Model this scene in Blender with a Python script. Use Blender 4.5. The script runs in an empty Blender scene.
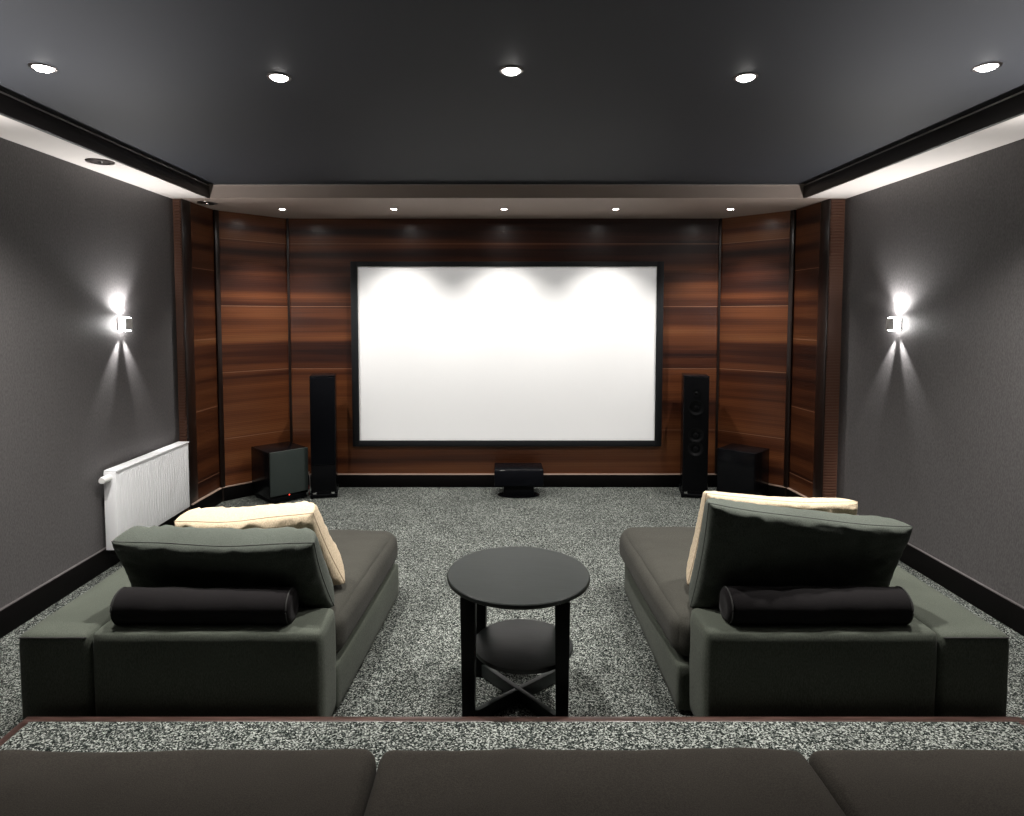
import bpy, bmesh, math, random
from mathutils import Vector, Matrix, Euler, noise
R = math.radians
S = bpy.context.scene
C = S.collection

# ---------------------------------------------------------------- camera, world, exposure
cd = bpy.data.cameras.new('camera'); cam = bpy.data.objects.new('camera', cd); C.objects.link(cam)
cam.location = (0, 0, 1.6)
cam.rotation_euler = (R(90) - 0.0551, 0, 0)
cd.sensor_fit = 'HORIZONTAL'; cd.sensor_width = 36.0
cd.lens = 623.3 / 1024 * 36.0
cd.shift_x = (512 - 499.8) / 1024
cd.shift_y = -(408 - 350.54) / 1024
cd.clip_start = 0.02
S.camera = cam
S.view_settings.view_transform = 'Standard'; S.view_settings.look = 'None'
S.view_settings.gamma = 1; S.view_settings.use_curve_mapping = False
S.view_settings.exposure = 0.0
w = bpy.data.worlds.new('world'); S.world = w; w.use_nodes = True
w.node_tree.nodes['Background'].inputs[0].default_value = (0.02, 0.02, 0.022, 1)
w.node_tree.nodes['Background'].inputs[1].default_value = 0.3

P_CEIL, P_FRONT, P_UP, P_DOWN = 205.0, 100.0, 52.0, 36.0      # lamp powers (W)
P_SCREEN_FILL = 375.0

# ---------------------------------------------------------------- constants of the room
XL, XR, YB, YF, HS, HC = -2.50, 2.64, -1.6, 5.776, 2.494, 2.60
YC = 4.82                   # front plane of the ribbed columns
BLX, BRX, BY = -2.197, 2.30, 4.78

# ---------------------------------------------------------------- materials
def mat(name, col=(.5,.5,.5), rough=.5, metal=0., spec=.5, coat=0., coat_rough=.1, sheen=0., emit=None, es=0.):
    m = bpy.data.materials.new(name); m.use_nodes = True
    b = m.node_tree.nodes['Principled BSDF']
    b.inputs['Base Color'].default_value = (*col, 1); b.inputs['Roughness'].default_value = rough
    b.inputs['Metallic'].default_value = metal; b.inputs['Specular IOR Level'].default_value = spec
    b.inputs['Coat Weight'].default_value = coat; b.inputs['Coat Roughness'].default_value = coat_rough
    b.inputs['Sheen Weight'].default_value = sheen
    if emit: b.inputs['Emission Color'].default_value = (*emit, 1); b.inputs['Emission Strength'].default_value = es
    return m
class N:
    def __init__(s, m): s.m = m; s.t = m.node_tree; s.b = s.t.nodes['Principled BSDF']
    def n(s, k, **kw):
        x = s.t.nodes.new(k)
        for a, v in kw.items():
            if a.startswith('i_'): x.inputs[a[2:].replace('_', ' ')].default_value = v
            else: setattr(x, a, v)
        return x
    def l(s, a, b): s.t.links.new(a, b)
    def coord(s, scale, rot=(0,0,0), out='Object'):
        t = s.n('ShaderNodeTexCoord'); mp = s.n('ShaderNodeMapping'); mp.inputs['Scale'].default_value = scale
        mp.inputs['Rotation'].default_value = rot
        s.l(t.outputs[out], mp.inputs[0]); return mp.outputs[0]
    def noise(s, vec, scale, detail=4., rough=.55, dist=0.):
        x = s.n('ShaderNodeTexNoise'); x.inputs['Scale'].default_value = scale; x.inputs['Detail'].default_value = detail
        x.inputs['Roughness'].default_value = rough; x.inputs['Distortion'].default_value = dist
        s.l(vec, x.inputs['Vector']); return x.outputs['Fac']
    def ramp(s, fac, stops, interp='LINEAR'):
        r = s.n('ShaderNodeValToRGB'); r.color_ramp.interpolation = interp
        e = r.color_ramp.elements
        while len(e) > len(stops): e.remove(e[-1])
        while len(e) < len(stops): e.new(.5)
        for q, (p, c) in zip(e, stops): q.position = p; q.color = (*c, 1) if len(c) == 3 else c
        s.l(fac, r.inputs[0]); return r.outputs[0]
    def math(s, op, a, b=0.):
        x = s.n('ShaderNodeMath', operation=op)
        for i, v in enumerate((a, b)):
            if isinstance(v, (int, float)): x.inputs[i].default_value = v
            else: s.l(v, x.inputs[i])
        return x.outputs[0]
    def mix(s, fac, a, b, mode='MIX'):
        x = s.n('ShaderNodeMix', data_type='RGBA', blend_type=mode)
        for i, v in ((0, fac), (6, a), (7, b)):
            if isinstance(v, (int, float)): x.inputs[i].default_value = v
            elif isinstance(v, tuple): x.inputs[i].default_value = (*v, 1)
            else: s.l(v, x.inputs[i])
        return x.outputs[2]
    def bump(s, h, strength, dist=.01):
        x = s.n('ShaderNodeBump'); x.inputs['Strength'].default_value = strength; x.inputs['Distance'].default_value = dist
        s.l(h, x.inputs['Height']); s.l(x.outputs[0], s.b.inputs['Normal'])
    def color(s, c): s.l(c, s.b.inputs['Base Color'])

def g3(v): return (v, v, v)
def fabric(name, c, var=.18, rough=.9, bump=.25, sheen=.04, wscale=420):
    m = mat(name, c, rough, spec=.12, sheen=sheen); n = N(m)
    v = n.coord((1,1,1))
    a = n.noise(v, 3.5, 4); b = n.noise(n.coord((1.,1.,.25)), wscale, 2)
    k = n.ramp(a, [(.3, tuple(x*(1-var) for x in c)), (.7, tuple(x*(1+var) for x in c))])
    k2 = n.mix(.5, k, n.ramp(b, [(.35, tuple(x*.5 for x in c)), (.65, tuple(x*1.5 for x in c))]))
    n.color(k2); n.bump(n.math('ADD', b, n.math('MULTIPLY', n.noise(v, 25, 3), 1.5)), bump, .003)
    return m

M = {}
# carpet: countable by nobody, a speckled loop pile
m = mat('speckled_carpet', (.2,.21,.2), 1.0, spec=.1); n = N(m)
v = n.coord((1,1,1)); a = n.noise(v, 320, 2, .6); b = n.noise(v, 55, 4, .65); c = n.noise(v, 2.2, 5, .6)
fl = n.math('ADD', n.math('MULTIPLY', a, .70), n.math('MULTIPLY', b, .30))
vo = n.n('ShaderNodeTexVoronoi'); vo.inputs['Scale'].default_value = 210; n.l(n.coord((1,1,1)), vo.inputs['Vector'])
tuft = n.n('ShaderNodeSeparateColor'); n.l(vo.outputs['Color'], tuft.inputs[0])
fl = n.math('ADD', n.math('MULTIPLY', fl, .62), n.math('MULTIPLY', tuft.outputs[0], .38))
k = n.ramp(fl, [(.36, (.004,.006,.0055)), (.45, (.018,.022,.020)), (.55, (.082,.089,.082)), (.70, (.34,.36,.335))])
k = n.mix(1.0, k, n.ramp(c, [(.3, g3(.74)), (.7, g3(1.16))]), 'MULTIPLY')
n.color(k); n.bump(fl, .35, .008); M['carpet'] = m
# side walls: dark grey textured wall covering with fine upright streaks
m = mat('grey_wallcovering', (.1,.095,.095), .55, spec=.4); n = N(m)
a = n.noise(n.coord((1,14,1.2)), 9, 5, .6); b = n.noise(n.coord((1,1,.35)), 170, 3, .6)
k = n.ramp(a, [(.3, (.088,.083,.085)), (.7, (.118,.112,.113))])
k = n.mix(.45, k, n.ramp(b, [(.38, (.055,.052,.053)), (.62, (.145,.138,.138))]))
n.color(k); n.bump(b, .3, .003); M['wall'] = m
M['ceiling'] = mat('dark_satin_ceiling', (.0225,.024,.029), .7, spec=.3)
m = mat('pale_plaster_soffit', (.62,.58,.55), .6, spec=.3); M['soffit'] = m
M['bounce_tint'] = mat('bounce_tinted_plaster', (.37,.30,.26), .6, spec=.3)  # plaster darkened and browned: bounce from the wood panels put into its colour
M['black_wood'] = mat('black_stained_wood', (.0025,.002,.002), .55, spec=.08)
M['dark_board'] = mat('dark_brown_board', (.012,.009,.008), .42, spec=.4)

def wood(name, tone=1.0, coat=.5, off=-.04):
    m = mat(name, (.1,.04,.02), .45, spec=.25, coat=coat, coat_rough=.27); n = N(m)
    g = n.noise(n.coord((.5,1,60)), 2.2, 6, .6, .15)             # fine horizontal grain
    f = n.noise(n.coord((.16,1,6.0)), 1.0, 3, .5, .2)            # broad bands
    t = n.n('ShaderNodeTexCoord'); sx = n.n('ShaderNodeSeparateXYZ'); n.l(t.outputs['Object'], sx.inputs[0])
    idx = n.math('FLOOR', n.math('DIVIDE', n.math('SUBTRACT', sx.outputs['Z'], off), .575))
    oi = n.n('ShaderNodeObjectInfo')
    wn = n.n('ShaderNodeTexWhiteNoise', noise_dimensions='1D')
    n.l(n.math('ADD', n.math('MULTIPLY', oi.outputs['Random'], 37.), n.math('MULTIPLY', idx, 3.7)), wn.inputs['W'])
    tt = n.math('ADD', n.math('MULTIPLY', f, .95), n.math('MULTIPLY', g, .12)); tt = n.math('ADD', tt, .11)
    tt = n.math('ADD', tt, n.math('MULTIPLY', n.math('SUBTRACT', wn.outputs['Value'], .5), .16))
    T = tone
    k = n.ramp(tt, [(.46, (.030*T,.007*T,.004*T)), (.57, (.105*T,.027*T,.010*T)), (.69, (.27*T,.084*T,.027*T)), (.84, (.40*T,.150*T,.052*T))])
    # fine grooved micro slats and the seams between the boards
    zz = sx.outputs['Z']
    wv = n.math('SINE', n.math('MULTIPLY', zz, 2*math.pi/.016))
    k = n.mix(n.math('MULTIPLY', n.math('ADD', n.math('MULTIPLY', wv, .5), .5), .22), k, (.03*T,.010*T,.006*T))
    fr = n.math('FRACT', n.math('DIVIDE', n.math('SUBTRACT', zz, off), .575))
    seam = n.math('LESS_THAN', fr, .012)
    k = n.mix(n.math('MULTIPLY', seam, .7), k, (.26,.13,.075))
    n.color(k)
    n.bump(n.math('ADD', n.math('MULTIPLY', wv, .5), n.math('MULTIPLY', g, .6)), .3, .002)
    return m
M['wood'] = wood('reddish_brown_veneer', .56)
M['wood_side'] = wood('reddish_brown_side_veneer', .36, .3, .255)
M['post'] = mat('dark_post_wood', (.014,.007,.005), .35, spec=.5)
M['rib'] = mat('ribbed_column_wood', (.15,.070,.045), .45, spec=.5)
m = mat('nosing_wood', (.10,.038,.028), .3, spec=.5); n = N(m)
n.color(n.ramp(n.noise(n.coord((3,30,30)), 3, 4), [(.3, (.022,.011,.009)), (.7, (.065,.036,.030))])); M['nosing'] = m
M['alu'] = mat('satin_aluminium', (.62,.6,.58), .35, metal=.9)
M['chrome'] = mat('chrome', (.8,.8,.8), .15, metal=1)
M['smoked_chrome'] = mat('smoked_chrome', (.16,.14,.13), .28, metal=1)
M['white_metal'] = mat('white_enamel', (.90,.91,.93), .4, spec=.4)
M['white_plastic'] = mat('white_plastic', (.85,.85,.84), .35)
M['sconce_shell'] = mat('light_grey_sconce_metal', (.8,.79,.78), .4, spec=.5)
M['lamp_glass'] = mat('lit_lamp_glass', (1,1,1), .3, emit=(1,.97,.93), es=40)
M['sconce_glass'] = mat('lit_sconce_glass', (1,1,1), .3, emit=(1,.98,.96), es=40)
M['small_glass'] = mat('lit_small_lamp_glass', (1,1,1), .3, emit=(1,.97,.93), es=130)
M['black_frame'] = mat('black_velvet_frame', (.008,.009,.011), .55, spec=.35)
M['screen'] = mat('white_screen_cloth', (.93,.93,.93), .85, spec=.15)
M['gloss_black'] = mat('gloss_black_lacquer', (.0028,.003,.004), .25, spec=.16, coat=.06, coat_rough=.1)
M['satin_black'] = mat('satin_black', (.0025,.0027,.0035), .45, spec=.10)
M['grille'] = mat('black_grille_cloth', (.0025,.003,.005), .85, spec=.1)
M['driver'] = mat('driver_cone', (.004,.0042,.005), .45, spec=.16)
M['sub_panel'] = mat('dark_green_grey_panel', (.035,.045,.042), .30, spec=.5)
M['led'] = mat('red_led', (1,.05,.03), .4, emit=(1,.05,.03), es=6)
M['red_cable'] = mat('red_cable', (.5,.02,.02), .5)
M['white_cable'] = mat('white_cable', (.7,.65,.62), .5)
m = mat('black_oak_stain', (.012,.013,.012), .36, spec=.35, coat=.0); n = N(m)
g = n.noise(n.coord((3,40,40), rot=(0,0,R(35))), 3, 5, .6, .3)
n.color(n.ramp(g, [(.3, (.005,.0065,.006)), (.7, (.013,.016,.015))])); n.bump(g, .12, .001); M['table'] = m
M['shaded_leg'] = mat('black_stained_shaded_leg', (.003,.0032,.003), .45, spec=.12)  # darker copy of the table stain; shade on the upright legs put into colour
M['olive'] = fabric('grey_green_upholstery', (.066,.074,.060))
M['seat'] = fabric('grey_green_seat_cloth', (.039,.038,.032), rough=.85)
M['dark_cushion'] = fabric('dark_grey_green_cushion_cloth', (.066,.075,.064), var=.25)
M['bolster'] = fabric('charcoal_bolster_cloth', (.006,.005,.0055))
M['cream'] = fabric('cream_cushion_cloth', (.50,.41,.29), var=.08, bump=.5, wscale=400)
M['brown'] = fabric('dark_brown_grey_upholstery', (.056,.050,.042), var=.12)
M['piping'] = mat('dark_piping', (.02,.02,.019), .9)

# ---------------------------------------------------------------- helpers
def fin(name, bm, m, parent=None, smooth=True, angle=40, loc=None):
    me = bpy.data.meshes.new(name)
    bmesh.ops.recalc_face_normals(bm, faces=bm.faces)
    bm.to_mesh(me); bm.free()
    me.materials.append(m)
    if smooth:
        for p in me.polygons: p.use_smooth = True
        me.set_sharp_from_angle(angle=R(angle))
    o = bpy.data.objects.new(name, me); C.objects.link(o)
    if parent: o.parent = parent
    if loc: o.location = loc
    return o
def tag(o, label, cat, group=None):
    o['label'] = label; o['category'] = cat
    if group: o['group'] = group
    return o
def thing(name, label, cat, loc=(0,0,0), rz=0, group=None):
    o = bpy.data.objects.new(name, None); C.objects.link(o); o.empty_display_size = .1
    o.location = loc; o.rotation_euler = (0, 0, rz); return tag(o, label, cat, group)
def struct(name, bm, m, loc=None, rz=0, **k):
    o = fin(name, bm, m, loc=loc, **k); o['kind'] = 'structure'; o.rotation_euler = (0, 0, rz); return o
def box(bm, x0, x1, y0, y1, z0, z1, bev=0., seg=2, M4=None):
    t = bmesh.new(); bmesh.ops.create_cube(t, size=1)
    for v in t.verts: v.co = Vector(((x0+x1)/2 + v.co.x*(x1-x0), (y0+y1)/2 + v.co.y*(y1-y0), (z0+z1)/2 + v.co.z*(z1-z0)))
    if bev: bmesh.ops.bevel(t, geom=t.edges[:], offset=bev, segments=seg, profile=.5, affect='EDGES')
    if M4: bmesh.ops.transform(t, matrix=M4, verts=t.verts)
    join(bm, t); return bm
def join(bm, t):
    vs = [bm.verts.new(v.co) for v in t.verts]; t.verts.index_update()
    for f in t.faces:
        try: bm.faces.new([vs[v.index] for v in f.verts])
        except ValueError: pass
    t.free()
def B(*a, **k): return box(bmesh.new(), *a, **k)
def lathe(prof, seg=48, axis='Z', c=(0,0,0), bm=None):
    """prof: [(r, h)...] closed at the ends when r == 0"""
    bm = bm or bmesh.new(); rings = []
    def pt(r, h, a):
        x, y = r*math.cos(a), r*math.sin(a)
        p = {'Z': (x, y, h), 'X': (h, x, y), 'Y': (x, h, y)}[axis]
        return (p[0]+c[0], p[1]+c[1], p[2]+c[2])
    for r, h in prof:
        if r < 1e-6: rings.append([bm.verts.new(pt(0, h, 0))])
        else: rings.append([bm.verts.new(pt(r, h, 2*math.pi*i/seg)) for i in range(seg)])
    for a, b in zip(rings, rings[1:]):
        for i in range(seg):
            j = (i+1) % seg
            if len(a) == 1 and len(b) == 1: continue
            if len(a) == 1: bm.faces.new((a[0], b[i], b[j]))
            elif len(b) == 1: bm.faces.new((a[i], a[j], b[0]))
            else: bm.faces.new((a[i], a[j], b[j], b[i]))
    return bm
def tube(pts, r, seg=8, bm=None):
    bm = bm or bmesh.new(); pts = [Vector(p) for p in pts]; prev = None
    for i, p in enumerate(pts):
        d = (pts[min(i+1, len(pts)-1)] - pts[max(i-1, 0)]).normalized()
        u = d.cross(Vector((0,0,1)));
        if u.length < 1e-3: u = d.cross(Vector((0,1,0)))
        u.normalize(); v = d.cross(u)
        ring = [bm.verts.new(p + r*(math.cos(2*math.pi*k/seg)*u + math.sin(2*math.pi*k/seg)*v)) for k in range(seg)]
        if prev:
            for k in range(seg): bm.faces.new((prev[k], prev[(k+1)%seg], ring[(k+1)%seg], ring[k]))
        else: bm.faces.new(ring)
        prev = ring
    bm.faces.new(prev[::-1]); return bm
def soft(x0, x1, y0, y1, z0, z1, r=.03, n=(24,24,8), crown=0., side=0., nz=.0, seed=0, skew=None):
    """an upholstered block: rounded edges, crowned top, bulging sides, slight unevenness"""
    bm = bmesh.new(); nx, ny, nzc = n; D = {}
    dx, dy, dz = x1-x0, y1-y0, z1-z0
    def V(i, j, k):
        if (i,j,k) in D: return D[i,j,k]
        # denser samples near edges
        def e(t): return .5 - .5*math.cos(math.pi*t)
        u, v, q = e(i/nx), e(j/ny), e(k/nzc)
        p = Vector((x0+dx*u, y0+dy*v, z0+dz*q))
        c = Vector((min(max(p.x, x0+r), x1-r), min(max(p.y, y0+r), y1-r), min(max(p.z, z0+r), z1-r)))
        d = p - c
        if d.length > 1e-9:
            m = max(abs(d.x), abs(d.y), abs(d.z)); p = c + d.normalized()*m
        U, W, Q = 2*u-1, 2*v-1, 2*q-1
        fx, fy, fz = 1-U*U, 1-W*W, 1-Q*Q
        p.z += crown*(fx*fy)**.6*max(0, Q)
        p.x += side*U*abs(U)**3*fy**.5*fz; p.y += side*W*abs(W)**3*fx**.5*fz
        if nz:
            p.z += nz*noise.noise(Vector((p.x*4+seed, p.y*4, p.z*4)))*max(0,Q) + .3*nz*noise.noise(Vector((p.x*13+seed, p.y*13, 1)))*max(0,Q)
            p.y += nz*.6*noise.noise(Vector((p.x*5+seed, 7, p.z*5)))*W*W*W*max(0, q)
            p.x += nz*.6*noise.noise(Vector((p.y*5+seed, 3, p.z*5)))*U*U*U*max(0, q)
        if skew: p = skew(p)
        D[i,j,k] = bm.verts.new(p); return D[i,j,k]
    for i in range(nx):
        for j in range(ny):
            for k in (0, nzc): bm.faces.new((V(i,j,k), V(i+1,j,k), V(i+1,j+1,k), V(i,j+1,k)))
    for i in range(nx):
        for k in range(nzc):
            for j in (0, ny): bm.faces.new((V(i,j,k), V(i+1,j,k), V(i+1,j,k+1), V(i,j,k+1)))
    for j in range(ny):
        for k in range(nzc):
            for i in (0, nx): bm.faces.new((V(i,j,k), V(i,j+1,k), V(i,j+1,k+1), V(i,j,k+1)))
    return bm
def pillow(TL, TR, BR, BL, T, seed=0, wr=.012, n=44, sag=.006, front=.38, back=1.15, pinch=.010):
    """a knife edged cushion spanned between four seam corners (world points); returns bm and the seam line"""
    TL, TR, BR, BL = map(Vector, (TL, TR, BR, BL)); bm = bmesh.new()
    nrm = (TR-TL).cross(BL-TL).normalized()      # towards the near side or the far side
    if nrm.y > 0: nrm.negate()
    W, H = (TR-TL).length, (TL-BL).length
    cen = (TL+TR+BR+BL)/4
    def mid(u, v):
        s, t = (u+1)/2, (v+1)/2
        p = (TL*(1-s)+TR*s)*t + (BL*(1-s)+BR*s)*(1-t)
        up = ((TL+TR)-(BL+BR)).normalized(); ri = ((TR+BR)-(TL+BL)).normalized()
        p -= up*pinch*v*(1-u*u)*abs(v)**3; p -= ri*pinch*u*(1-v*v)*abs(u)**3
        p.z -= sag*(1-u*u)*max(0, v)**2
        p += nrm*.004*math.sin(5*u+seed)*abs(v)**4
        return p
    def th(u, v):
        a = max(0, 1-abs(u)**14)**.42; b = max(0, 1-abs(v)**9)**.45
        return T/2*a*b*(.92-.08*v)
    def wrinkle(u, v, s):
        e = max(abs(u), abs(v))**3
        rad = noise.noise(Vector((u*W*9, v*H*9, seed+s*5)))*.5
        st = noise.noise(Vector((u*W*26 if abs(v) > abs(u) else u*6, v*H*26 if abs(u) >= abs(v) else v*6, seed+9+s)))
        edge = max(0, 1-max(abs(u), abs(v))**10)
        return wr*(rad + .9*st*e)*edge
    G = {}
    for s in (1, -1):
        for i in range(n+1):
            for j in range(n+1):
                border = i in (0, n) or j in (0, n)
                if border and s == -1: G[s,i,j] = G[1,i,j]; continue
                u = math.sin(math.pi/2*(2*i/n-1)); v = math.sin(math.pi/2*(2*j/n-1))
                p = mid(u, v) + nrm*s*(th(u, v)*(front if s > 0 else back) + wrinkle(u, v, s))
                G[s,i,j] = bm.verts.new(p)
        for i in range(n):
            for j in range(n):
                bm.faces.new((G[s,i,j], G[s,i+1,j], G[s,i+1,j+1], G[s,i,j+1]))
    seam = []
    for k in range(4*n):
        q, r = divmod(k, n)
        i, j = [(r, 0), (n, r), (n-r, n), (0, n-r)][q]
        seam.append(G[1,i,j].co.copy())
    return bm, seam
def to_local(bm, o): 
    c = Vector(o); bmesh.ops.translate(bm, vec=-c, verts=bm.verts); return bm
def lamp(name, parent, loc, rot, power, size, blend=.6, radius=.03, col=(1,.96,.91)):
    ld = bpy.data.lights.new(name, 'SPOT'); ld.energy = power; ld.spot_size = R(size); ld.spot_blend = blend
    ld.shadow_soft_size = radius; ld.color = col
    o = bpy.data.objects.new(name, ld); C.objects.link(o); o.parent = parent; o.location = loc; o.rotation_euler = rot; return o
def clone(root, loc, label):
    r = root.copy(); C.objects.link(r); r.location = loc; r['label'] = label
    for ch in list(root.children):
        c = ch.copy(); C.objects.link(c); c.parent = r
        for g in list(ch.children):
            d = g.copy(); C.objects.link(d); d.parent = c
    return r

# ---------------------------------------------------------------- room shell
struct('floor', B(XL-.1, XR+.1, YB-.1, YF+.1, -.12, 0), M['carpet'])
struct('wall_left', B(XL-.1, XL, YB, YC, 0, 2.75), M['wall'])
struct('wall_right', B(XR, XR+.1, YB, YC, 0, 2.75), M['wall'])
struct('wall_back', B(XL-.1, XR+.1, YB-.1, YB, 0, 2.75), M['dark_board'])
struct('ceiling', B(XL-.1, XR+.1, YB-.1, YF+.1, HC, HC+.12), M['ceiling'])
# dropped border around the ceiling: side bands and the front band
bm = bmesh.new()
box(bm, XL, BLX-.022, YB, BY, HS, HC); box(bm, BRX+.022, XR, YB, BY, HS, HC)
struct('ceiling_border', bm, M['soffit'])
struct('ceiling_border_front', B(XL, XR, BY, YF, HS, HC), M['bounce_tint'])
# dark fascia boards with a thin bright line
struct('trim_1', B(BLX-.022, BLX, YB, BY, HS-.001, HC-.018, bev=.0015), M['dark_board'])
struct('trim_2', B(BRX, BRX+.022, YB, BY, HS-.001, HC-.018, bev=.0015), M['dark_board'])
struct('trim_3', B(BLX-.018, BLX-.004, YB, BY, HC-.018, HC-.013), M['alu'])
struct('trim_4', B(BRX+.004, BRX+.018, YB, BY, HC-.018, HC-.013), M['alu'])
struct('trim_5', B(BLX, BRX, BY-.008, BY, HC-.009, HC-.003), M['alu'])

# panelled front: central wall, two canted walls, two returns, ribbed columns
PL = [(-2.432, YC), (-2.412, 5.314), (-1.958, YF)]        # left plan points
PR = [(2.525, YC), (2.492, 5.314), (2.035, YF)]
struct('wall_front', B(0, 2.035+1.958, 0, .05, 0, HS), M['wood'], loc=(-1.958, YF, 0))
def panel_wall(name, p, q, m='wood'):
    """a veneered wall from plan point p to q, its face on the room side"""
    p, q = Vector(p), Vector(q); d = q-p; a = math.atan2(d.y, d.x)
    return struct(name, B(0, d.length, 0, .05, 0, HS), M[m], loc=(p.x, p.y, 0), rz=a)
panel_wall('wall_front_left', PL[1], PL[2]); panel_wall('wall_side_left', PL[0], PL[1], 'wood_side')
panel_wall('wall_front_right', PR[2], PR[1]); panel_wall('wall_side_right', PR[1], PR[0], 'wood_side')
# dark upright posts where the panels meet
tn = 6
def post(x, y, ang, wd=.035, th=.022):
    global tn
    struct('trim_%d' % tn, B(-wd/2, wd/2, -th, .0, 0, HS, bev=.003), M['post'], loc=(x, y, 0), rz=ang); tn += 1
post(PL[2][0]+.01, YF-.004, R(12), .022, .012); post(PR[2][0]-.01, YF-.004, R(-12), .022, .012)
post(PL[1][0]+.006, PL[1][1]+.006, R(62), .042); post(PR[1][0]-.006, PR[1][1]+.006, R(-62), .042)
# ribbed columns
def column(x0, x1, dark_in, sgn):
    global tn
    bm = bmesh.new(); box(bm, x0, x1, YC, YC+.11, 0, HS)
    z = .14
    while z < HS-.01:
        box(bm, x0+.008, x1-.008, YC-.010, YC, z, z+.010); z += .022
    struct('trim_%d' % tn, bm, M['rib'], smooth=False); tn += 1
    a, b = (x1, x1+.012) if sgn > 0 else (x0-.012, x0)
    struct('trim_%d' % tn, B(a, b, YC-.012, YC+.12, 0, HS, bev=.002), M['post']); tn += 1
column(XL, -2.436, 0, 1); column(2.527, XR, 0, -1)

# baseboards
def base_run(name, pts, h, side, th=.02):
    """skirting along plan points, thickness to the left (side=+1) or right (-1) of the run; a slim sheen strip goes on top"""
    bm = bmesh.new()
    for p, q in zip(pts, pts[1:]):
        p, q = Vector(p), Vector(q); d = q-p; a = math.atan2(d.y, d.x)
        T = Matrix.Translation((p.x, p.y, 0)) @ Matrix.Rotation(a, 4, 'Z')
        y0, y1 = (0, th) if side > 0 else (-th, 0)
        box(bm, 0, d.length, y0, y1, 0, h, bev=.003, M4=T)
    return struct(name, bm, M['black_wood'])
base_run('baseboard_left', [(XL, YB), (XL, YC)], .135, -1); base_run('baseboard_right', [(XR, YC), (XR, YB)], .135, -1)
base_run('baseboard_front', [PL[0], PL[1], PL[2], PR[2], PR[1], PR[0]], .118, -1)
def sheen_strip(pts, h, name):
    bm = bmesh.new()
    for p, q in zip(pts, pts[1:]):
        p, q = Vector(p), Vector(q); d = q-p; a = math.atan2(d.y, d.x)
        box(bm, 0, d.length, -.022, 0, h, h+.007, M4=Matrix.Translation((p.x, p.y, 0)) @ Matrix.Rotation(a, 4, 'Z'))
    struct(name, bm, M['cap_sheen'])
M['edge_sheen'] = mat('grey_edge_sheen', (.12,.11,.11), .4)  # sheen along the side baseboards' top edge, put into a paler strip
M['cap_sheen'] = mat('brown_cap_sheen', (.42,.31,.25), .3, spec=.5)  # pale strip colour imitates the reflection along the front baseboard's top
sheen_strip([PL[0], PL[1], PL[2], PR[2], PR[1], PR[0]], .118, 'trim_%d' % tn); tn += 1
for q, (x0, x1) in enumerate(((XL, XL+.016), (XR-.016, XR))):
    struct('trim_%d' % tn, B(x0, x1, YB, YC, .135, .139), M['edge_sheen']); tn += 1

# raised platform under the rear seating, with wood nosing
PX0, PX1, PY, PH = -1.715, 1.885, 2.185, .15
struct('floor_platform', B(PX0+.03, PX1-.03, YB, PY-.03, 0, PH), M['carpet'])
bm = bmesh.new()
box(bm, PX0, PX1, PY-.03, PY, 0, PH+.001, bev=.004)
box(bm, PX0, PX0+.03, YB, PY-.03, 0, PH+.001, bev=.004)
box(bm, PX1-.03, PX1, YB, PY-.03, 0, PH+.001, bev=.004)
struct('trim_%d' % tn, bm, M['nosing']); tn += 1

# ---------------------------------------------------------------- screen
t = thing('projection_screen', 'large white projection screen in a black frame on the wood panelled wall', 'screen', (.070, YF, 0))
x0, x1, z0, z1, fw = -1.433, 1.428, .393, 2.098, .062
bm = bmesh.new()
for a in ((x0, x1, z1-.045, z1), (x0, x1, z0, z0+.055)): box(bm, a[0], a[1], -.06, -.001, a[2], a[3], bev=.004)
for a in ((x0, x0+fw), (x1-fw, x1)): box(bm, a[0], a[1], -.0605, -.001, z0, z1, bev=.004)
fin('frame', bm, M['black_frame'], t)
fin('screen_cloth', B(x0+fw-.01, x1-fw+.01, -.045, -.03, z0+.045, z1-.035), M['screen'], t)

# ---------------------------------------------------------------- downlights
def downlight(name, label, group, loc, r, glass, power, size, tilt=0, blend=.6, dome=1.):
    t = thing(name, label, 'ceiling light', loc, 0, group)
    fin('ring', lathe([(r*.80, .0), (r*.82, -.004), (r*.95, -.005), (r*1.05, -.003), (r*1.08, 0), (r*.80, 0)], 32), M['smoked_chrome'], t)
    fin('lens', lathe([(0, -r*.35*dome), (r*.3, -r*.32*dome), (r*.55, -r*.24*dome), (r*.74, -r*.10*dome), (r*.79, .0), (0, 0)], 32), glass, t)
    lamp('bulb', t, (0, 0, -r*.35-.006), (tilt, 0, 0), power, size, blend, r*.5)
    return t
words = ['beside the left wall, leftmost of five', 'second from the left wall', 'in the middle, third of five', 'second from the right wall', 'beside the right wall, rightmost of five']
for (x, y), wd in zip([(-1.84, 2.57), (-.925, 2.67), (.047, 2.60), (1.03, 2.67), (1.955, 2.56)], words):
    downlight('ceiling_downlight', 'bright round downlight in the dark ceiling ' + wd, 'downlights in the dark ceiling', (x, y, HC), .046, M['lamp_glass'], P_CEIL, 108, R(8), .8)
for x, wd in zip([-1.82, -.885, .035, .97, 1.93], ['above the left canted panel', 'above the left end of the screen', 'above the middle of the screen', 'above the right end of the screen', 'above the right canted panel']):
    downlight('front_downlight', 'small lit spotlight in the pale front ceiling band ' + wd, 'spotlights in the front ceiling band', (x, 5.27, HS), .034, M['small_glass'], P_FRONT, 102, R(0), .9, .12)
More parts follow.
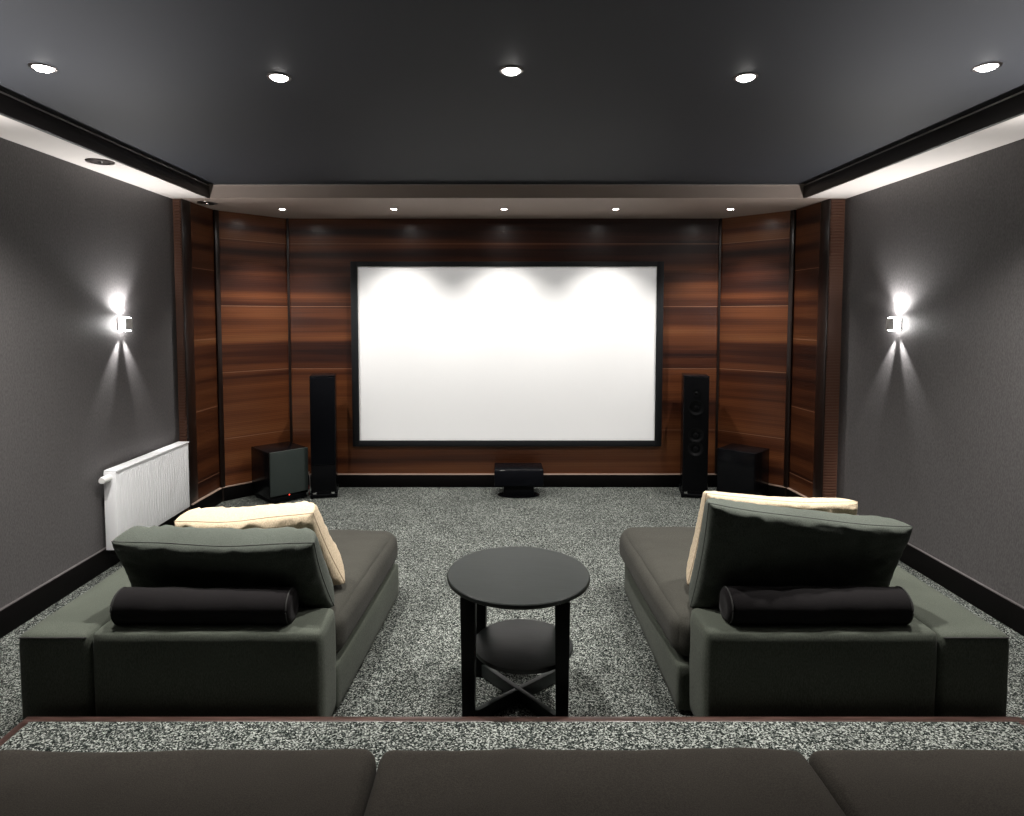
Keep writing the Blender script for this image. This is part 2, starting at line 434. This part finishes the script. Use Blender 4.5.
# unlit gimbal spots in the left ceiling band
def gimbal(loc, label):
    t = thing('gimbal_spotlight', label, 'ceiling light', loc, 0, 'unlit spotlights in the left ceiling band')
    r = .072
    fin('ring', lathe([(r*.62, .0), (r*.7, -.008), (r, -.006), (r*1.04, 0), (r*.62, .0)], 40), M['smoked_chrome'], t)
    fin('reflector', lathe([(0, -.002), (r*.3, -.002), (r*.62, -.006), (r*.62, 0), (0, .0)], 32), M['smoked_chrome'], t)
    fin('bulb', lathe([(0, -.012), (r*.13, -.011), (r*.2, -.004), (r*.2, 0), (0, 0)], 20), M['chrome'], t)
gimbal((-2.312, 3.66, HS), 'dark unlit recessed spotlight in the pale left ceiling band, nearer one')
gimbal((-2.31, 4.98, HS), 'dark unlit recessed spotlight beside the top of the left panelled recess')

# ---------------------------------------------------------------- wall sconces
def sconce(side, y, label, k=1.):
    sx = 1 if side == 'L' else -1
    t = thing('wall_sconce', label, 'wall lamp', (XL if sx > 0 else XR, y, 1.547), 0 if sx > 0 else math.pi, 'up and down wall lamps')
    # local +x points away from the wall
    fin('wall_plate', B(0, .010, -.036, .036, -.040, .040, bev=.002), M['sconce_shell'], t)
    fin('front_plate', B(.052, .060, -.036, .036, -.040, .040, bev=.003), M['sconce_shell'], t)
    fin('glass', B(.010, .052, -.034, .034, -.045, .045, bev=.004), M['sconce_glass'], t)
    lamp('up_bulb', t, (.026, 0, .053), (R(180) + (R(12) if sx > 0 else -R(12)), R(13), 0), P_UP*k, 124, .65, .02, (1, .98, .96))
    lamp('glow_bulb', t, (.030, 0, .049), (R(180), R(20), 0), 6., 170, .4, .01, (1, .98, .96))
    for s in (-1, 1):
        lamp('down_bulb', t, (.028, 0, -.053), (R(24)*s, R(8), 0), P_DOWN, 30, .9, .008, (1, .98, .96))
    return t
sconce('L', 4.11, 'lit cube wall lamp on the grey left wall above the radiator')
sconce('R', 4.13, 'lit cube wall lamp on the bare grey right wall')
sconce('L', 2.1, 'lit cube wall lamp on the grey left wall beside the foreground sofa', 4.0)
sconce('R', 2.1, 'lit cube wall lamp on the grey right wall beside the foreground sofa', 4.0)

# ---------------------------------------------------------------- added fill light for the screen, in an unseen box behind the seats
def added_projector(loc):
    t = thing('added_projector', 'added unseen screen fill light in a white box hanging from the dark ceiling behind the rear seats', 'added_projector', loc)
    fin('body', B(-.20, .20, -.17, .17, -.07, .07, bev=.02, seg=3), M['white_plastic'], t)
    fin('lens', lathe([(0, .17), (.035, .17), (.045, .185), (.045, .16), (0, .16)], 32, 'Y'), M['gloss_black'], t)
    fin('ceiling_mount', lathe([(.02, .07), (.02, HC-loc[2]-.01), (.06, HC-loc[2]-.008), (.06, HC-loc[2]), (0, HC-loc[2])], 24), M['white_plastic'], t)
    o = lamp('fill_beam', t, (0, .20, 0), (R(90), 0, 0), P_SCREEN_FILL, 60, .0, .01, (1, 1, 1))
    ld = o.data; ld.use_nodes = True; nt = ld.node_tree; em = nt.nodes['Emission']
    D = YF - .045 - (loc[1]+.20)
    tc = nt.nodes.new('ShaderNodeTexCoord'); sp = nt.nodes.new('ShaderNodeSeparateXYZ'); nt.links.new(tc.outputs['Normal'], sp.inputs[0])
    def mth(op, a, b):
        x = nt.nodes.new('ShaderNodeMath'); x.operation = op
        for i, v in enumerate((a, b)):
            if isinstance(v, (int, float)): x.inputs[i].default_value = v
            else: nt.links.new(v, x.inputs[i])
        return x.outputs[0]
    az = mth('ABSOLUTE', sp.outputs['Z'], 0); tx = mth('DIVIDE', sp.outputs['X'], az); ty = mth('DIVIDE', sp.outputs['Y'], az)
    m_ = mth('MULTIPLY', mth('LESS_THAN', mth('ABSOLUTE', tx, 0), 1.36/D), mth('MULTIPLY', mth('GREATER_THAN', ty, (.455-loc[2])/D), mth('LESS_THAN', ty, (2.045-loc[2])/D)))
    nt.links.new(m_, em.inputs['Strength'])
added_projector((.070, -.75, 2.32))

# ---------------------------------------------------------------- radiator
t = thing('radiator', 'white ribbed panel radiator on the grey left wall', 'radiator', (-2.462, 3.84, 0))
bm = bmesh.new(); L, z0, z1 = .90, .132, .64
bm2 = bmesh.new()
box(bm, -.005, .070, 0, L, z0, z1-.006, bev=.004)
y = .02
while y < L-.02:
    box(bm, .066, .0722, y, y+.016, z0+.02, z1-.03, bev=.0035); y += .030
fin('panel', bm, M['white_metal'], t)
bm = bmesh.new(); box(bm, -.008, .076, -.002, L+.002, z1-.012, z1, bev=.003)
fin('top_cover', bm, M['white_metal'], t)
fin('side_cover', B(-.007, .071, -.006, 0, z0+.002, z1-.012, bev=.002), M['white_metal'], t)
bm = lathe([(0, 0), (.016, 0), (.017, -.02), (.022, -.024), (.023, -.070), (.019, -.084), (0, -.086)], 28, 'Y', (.030, 0, z1-.045))
fin('thermostat_knob', bm, M['white_plastic'], t)
bm = bmesh.new()
tube([(.03, .05, z0+.01), (.03, .05, .11), (.03, .06, .10), (-.02, .07, .095)], .011, 10, bm); lathe([(0, .02), (.02, .02), (.02, .075), (0, .075)], 16, 'Y', (.03, 0, .115), bm)
fin('pipe_valve', bm, M['chrome'], t)
fin('bracket', B(-.036, -.004, .15, .17, .25, .60), M['white_metal'], t); fin('bracket', B(-.036, -.004, .72, .74, .25, .60), M['white_metal'], t)

# ---------------------------------------------------------------- loudspeakers
def tower(cx, label, grille):
    t = thing('tower_speaker', label, 'speaker', (cx, 5.41, 0), R(12) if cx < 0 else R(-12), 'tall black tower speakers')
    w, d, h = .107, .27, 1.078
    fin('cabinet', B(-w, w, 0, d, .035, h, bev=.004), M['gloss_black'], t)
    fin('plinth', B(-w-.008, w+.008, -.012, d+.005, .012, .035, bev=.004), M['satin_black'], t)
    for sx in (-1, 1):
        for yy in (.008, d-.02):
            f = fin('foot', lathe([(0, 0), (.012, 0), (.014, .010), (.008, .014), (.008, .038), (.015, .042), (.015, .05), (0, .052)], 16, c=((w-.004)*sx, yy, 0)), M['satin_black'], t)
    for sx in (-1, 1):
        fin('corner_badge', B((w-.030)*sx-.014, (w-.030)*sx+.014, -.016, -.011, .040, .058, bev=.002), M['chrome'], t)
    if grille:
        fin('grille', B(-w+.006, w-.006, -.012, 0, .30, h-.012, bev=.004), M['grille'], t)
        fin('lower_panel', B(-w+.004, w-.004, -.006, 0, .065, .292, bev=.002), M['satin_black'], t)
    else:
        fin('front_baffle', B(-w+.004, w-.004, -.005, 0, .065, h-.008, bev=.002), M['satin_black'], t)
    zs = (.62, .50) if not grille else ()
    for zc in zs:
        fin('driver', lathe([(.066, -.004), (.068, -.012), (.060, -.013), (.052, -.008), (.022, .006-.006), (.018, -.009), (0, -.014)], 36, 'Y', (0, 0, zc-.06)), M['driver'], t)
    if not grille:
        fin('tweeter', lathe([(.030, -.004), (.032, -.010), (.015, -.008), (.010, -.012), (0, -.015)], 28, 'Y', (0, 0, .93)), M['driver'], t)
        fin('driver', lathe([(.066, -.004), (.068, -.012), (.060, -.013), (.052, -.008), (.022, 0), (.018, -.009), (0, -.014)], 36, 'Y', (0, 0, .80)), M['driver'], t)
    return t
tower(-1.548, 'tall black tower speaker left of the screen beside the green fronted subwoofer', True)
tower(1.716, 'tall black tower speaker right of the screen with faint round drivers', False)

def sub(K, ang, panel_m, label, led, mirror):
    """K: near bottom corner, ang: direction of the front face"""
    t = thing('subwoofer', label, 'speaker', (K[0], K[1], 0), ang, None)
    w, d = (.35, .385) if not mirror else (.335, .31)
    xa, xb = (0, w) if not mirror else (-w, 0)
    fin('cabinet', B(xa, xb, .022, d, .05, .45, bev=.006), M['gloss_black'], t)
    fin('front_panel', B(xa+.003, xb-.003, 0, .022, .075, .452, bev=.006), panel_m, t)
    fin('base', B(xa+.015, xb-.015, .02, d-.02, .012, .05, bev=.004), M['satin_black'], t)
    for x in (xa+.035, xb-.035):
        for y in (.05, d-.05): fin('foot', lathe([(0, 0), (.016, 0), (.018, .012), (0, .014)], 16, c=(x, y, 0)), M['satin_black'], t)
    if led: fin('power_light', lathe([(0, -.003), (.0035, -.003), (.004, 0), (0, 0)], 12, 'Y', ((xa+xb)/2, .016, .062)), M['led'], t)
    return t
sub((-1.930, 5.17), R(44), M['sub_panel'], 'black cube subwoofer with a dark green front panel beside the left tower speaker', True, False)
sub((2.135, 5.15), R(-44), M['gloss_black'], 'all black glossy cube subwoofer beside the right tower speaker', False, True)

t = thing('centre_speaker', 'low wide black speaker on a stand below the screen', 'speaker', (.168, 5.40, 0))
fin('cabinet', B(-.217, .217, 0, .28, .108, .252, bev=.008), M['gloss_black'], t)
fin('front_grille', B(-.212, .212, -.010, 0, .112, .246, bev=.004), M['grille'], t)
fin('badge', B(-.168, -.122, -.008, .002, .2475, .2535, bev=.001), M['chrome'], t)
fin('stand', B(-.135, .135, .05, .20, .012, .108, bev=.004), M['satin_black'], t)
bm = lathe([(0, 0), (.18, 0), (.19, .006), (.18, .012), (0, .012)], 48)
for v in bm.verts: v.co.x *= 1.0; v.co.y = v.co.y*.5 + .10
fin('base_plate', bm, M['gloss_black'], t)

# cables between the left subwoofer and the tower
def cable(name, pts, m, label):
    tag(fin(name, tube(pts, .004, 8), m), label, 'cable')
cable('speaker_cable', [(-1.735, 5.56, .17), (-1.71, 5.50, .205), (-1.690, 5.455, .222), (-1.687, 5.46, .20), (-1.70, 5.51, .09), (-1.715, 5.55, .004)], M['white_cable'], 'thin white cable looping beside the left tower speaker')
cable('speaker_cable', [(-1.735, 5.54, .07), (-1.71, 5.49, .092), (-1.689, 5.445, .085), (-1.69, 5.45, .04), (-1.705, 5.50, .005)], M['red_cable'], 'thin red cable low behind the green fronted subwoofer')

# ---------------------------------------------------------------- round side table
t = thing('side_table', 'round black wooden side table with a lower shelf and crossed bars', 'table', (.076, 2.504, 0), R(-5.5))
fin('table_top', lathe([(0, .530), (.286, .530), (.291, .533), (.2925, .541), (.291, .548), (.288, .551), (0, .551)], 96), M['table'], t, angle=30)
fin('shelf', lathe([(0, .238), (.199, .238), (.204, .241), (.205, .248), (.203, .256), (.200, .257), (0, .257)], 72, c=(.020, -.004, 0)), M['table'], t, angle=30)
for sx in (-1, 1):
    for sy in (-1, 1):
        bm = B(-.029, .029, -.029, .029, 0, .530, bev=.003)
        for v in bm.verts:
            k = .78 + .22*v.co.z/.53; v.co.x = v.co.x*k + sx*.180; v.co.y = v.co.y*k + sy*.180
        fin('leg', bm, M['shaded_leg'], t)
for s, dz in ((1, 0), (-1, .0015)):
    a = math.atan2(.18*s, .18)
    fin('cross_bar', B(-.235, .235, -.011, .011, .006+dz, .060+dz, bev=.002, M4=Matrix.Rotation(a, 4, 'Z')), M['table'], t)

# ---------------------------------------------------------------- the two low sofas in front
def low_sofa(side, label):
    s = 1 if side == 'L' else -1
    cx = -1.19 if side == 'L' else 1.295
    t = thing('chaise_sofa', label, 'sofa', (cx, 2.225, 0), 0, None)
    if side == 'L': bx0, bx1, ax0, ax1 = -1.515, -.655, -1.785, -1.515
    else:           bx0, bx1, ax0, ax1 = .758, 1.628, 1.628, 1.892
    o = (cx, 2.225, 0)
    Y0, H = 2.235, .432
    # back block
    bm = soft(bx0+.003, bx1-.003, Y0, Y0+.215, .012, H+.004, .028, (30,10,10), .004, .004, .003, 3)
    fin('backrest', to_local(bm, o), M['olive'], t, angle=80)
    # long side block along the wall side
    bm = soft(ax0, ax1, Y0, 3.42, .012, H-.006, .026, (12,30,10), .006, .004, .004, 7)
    fin('armrest', to_local(bm, o), M['olive'], t, angle=80)
    # piping along the rear top edge of the side block
    pts = [(ax0+.012+ (ax1-ax0-.024)*k/14, Y0+.004, H-.018) for k in range(15)]
    fin('piping', to_local(tube(pts, .0028, 6), o), M['piping'], t)
    # seat base and seat cushion; the inner side flares out a little towards the front
    i0 = bx0+.01 if s > 0 else bx1-.01
    def flare(near, far):
        def f(p):
            k = (p.y-2.42)/(3.5-2.42); q = (p.x-i0)/((-.655 if s > 0 else .752)-i0)
            p.x += q*(near + (far-near)*k); return p
        return f
    yb = Y0+.185
    if s > 0: fx0, fx1 = i0, -.655
    else: fx0, fx1 = .752, i0
    # linear flare of the inner face
    fn = flare(.004, .085) if s > 0 else flare(-.040, -.035)
    bm = soft(fx0, fx1, yb, 3.47 if s > 0 else 3.52, .012, .205, .016, (16,24,6), 0, .002, .002, 5, fn)
    fin('seat_base', to_local(bm, o), M['olive'], t, angle=80)
    fn2 = flare(.012, .088) if s > 0 else flare(-.048, -.074)
    bm = soft(fx0, fx1, yb, 3.46 if s > 0 else 3.51, .212, .405, .065, (34,44,12), .022, .012, .008, 11 if s > 0 else 17, fn2)
    fin('seat_cushion', to_local(bm, o), M['seat'], t, angle=80)
    for x in (ax0+.06, ax1-.06, bx0+.1, bx1-.1) if s > 0 else (ax0+.06, ax1-.06, bx0+.1, bx1-.1):
        fin('foot', to_local(lathe([(0, 0), (.02, 0), (.022, .014), (0, .016)], 14, c=(x, Y0+.06, 0)), o), M['black_wood'], t)
    for x in (fx0+.08, fx1-.08):
        fin('foot', to_local(lathe([(0, 0), (.02, 0), (.022, .014), (0, .016)], 14, c=(x, 3.36, 0)), o), M['black_wood'], t)
    return t
low_sofa('L', 'low grey green chaise sofa beside the radiator, left of the round table')
low_sofa('R', 'low grey green chaise sofa beside the right wall, right of the round table')

def cushion(name, label, corners, T, m, seed, wr, group, seam_r=.0018, seam_m=None, **k):
    bm, seam = pillow(*corners, T, seed, wr, **k)
    c = sum((Vector(p) for p in corners), Vector())/4
    c.z = min(v.co.z for v in bm.verts)
    o = fin(name, to_local(bm, c), m, loc=c, angle=180); tag(o, label, 'cushion', group)
    sm = tube([p - c for p in seam] + [seam[0]-c], seam_r, 6)
    fin('seam', sm, seam_m or m, o, angle=180)
    return o
cushion('back_cushion', 'large dark grey green cushion standing on the left chaise sofa',
        [(-1.508,2.380,0.727), (-0.708,2.330,0.737), (-0.673,2.470,0.425), (-1.555,2.600,0.425)], .215, M['dark_cushion'], 1, .022, 'grey green back cushions', seam_m=M['piping'])
cushion('back_cushion', 'large dark grey green cushion standing on the right chaise sofa',
        [(0.797,2.340,0.889), (1.605,2.380,0.782), (1.641,2.600,0.425), (0.770,2.460,0.425)], .24, M['dark_cushion'], 5, .024, 'grey green back cushions', seam_m=M['piping'])
M['cream_seam'] = mat('tan_seam', (.30,.22,.15), .9)
cushion('cream_cushion', 'cream cushion leaning behind the grey green cushion on the left sofa',
        [(-1.371,2.580,0.735), (-0.776,2.550,0.787), (-0.675,2.660,0.442), (-1.380,2.760,0.440)], .22, M['cream'], 9, .026, 'cream cushions', seam_m=M['cream_seam'])
cushion('cream_cushion', 'cream cushion leaning behind the grey green cushion on the right sofa',
        [(0.866,2.580,0.859), (1.517,2.600,0.814), (1.577,2.760,0.440), (0.805,2.620,0.450)], .22, M['cream'], 13, .022, 'cream cushions', seam_m=M['cream_seam'])

def bolster(x0, x1, y, z, r, seed, label):
    xm = (x0+x1)/2; h = (x1-x0)/2
    prof = [(0, -h+.004), (r*.45, -h+.001), (r*.82, -h), (r*.96, -h+.010), (r*.99, -h+.03)]
    for k in range(1, 24): prof.append((r*(1+.02*math.sin(k*.9+seed)), -h+.03+(2*h-.06)*k/24))
    prof += [(r*.99, h-.03), (r*.96, h-.010), (r*.82, h), (r*.45, h-.001), (0, h-.004)]
    bm = lathe(prof, 44, 'X')
    for v in bm.verts:
        k = 1 + .045*noise.noise(Vector((v.co.x*7+seed, v.co.y*9, v.co.z*9))) + .02*noise.noise(Vector((v.co.x*22+seed, v.co.y*12, v.co.z*12)))
        v.co.y *= k; v.co.z = max(v.co.z*k, -r*.93)
    o = fin('bolster_cushion', bm, M['bolster'], loc=(xm, y, z), angle=180); tag(o, label, 'cushion', 'bolster cushions')
    for s in (-1, 1):
        pts = [(s*(h-.012), r*.975*math.cos(a*math.pi/20), max(r*.975*math.sin(a*math.pi/20), -r*.93)) for a in range(41)]
        fin('seam', tube(pts, .003, 6), M['piping'], o)
bolster(-1.458, -.785, 2.325, .496, .066, 1, 'dark round bolster lying on the backrest of the left chaise sofa')
bolster(.855, 1.548, 2.325, .498, .067, 4, 'dark round bolster lying on the backrest of the right chaise sofa')

# ---------------------------------------------------------------- the foreground sofa on the platform
t = thing('sectional_sofa', 'dark brown grey sofa in the foreground with three wide seat cushions', 'sofa', (.215, .9, PH))
o = (.215, .9, PH)
bm = soft(-1.29, 1.72, .40, 1.35, PH+.03, PH+.26, .03, (40,14,6)); fin('seat_base', to_local(bm, o), M['brown'], t, angle=80)
bm = soft(-1.29, 1.72, .22, .44, PH+.03, PH+.60, .05, (40,10,10)); fin('backrest', to_local(bm, o), M['brown'], t, angle=80)
for i, (a, b) in enumerate(((-1.285, -.283), (-.279, .706), (.710, 1.715))):
    bm = soft(a, b, .44, 1.404, PH+.262, PH+.450, .032, (44,44,10), .012, .006, .010, 31+i*7)
    fin('seat_cushion', to_local(bm, o), M['brown'], t, angle=80)
for x in (-1.2, 1.63):
    for y in (.32, 1.27):
        fin('foot', to_local(lathe([(0, PH), (.022, PH), (.025, PH+.03), (0, PH+.032)], 14, c=(x, y, 0)), o), M['black_wood'], t)
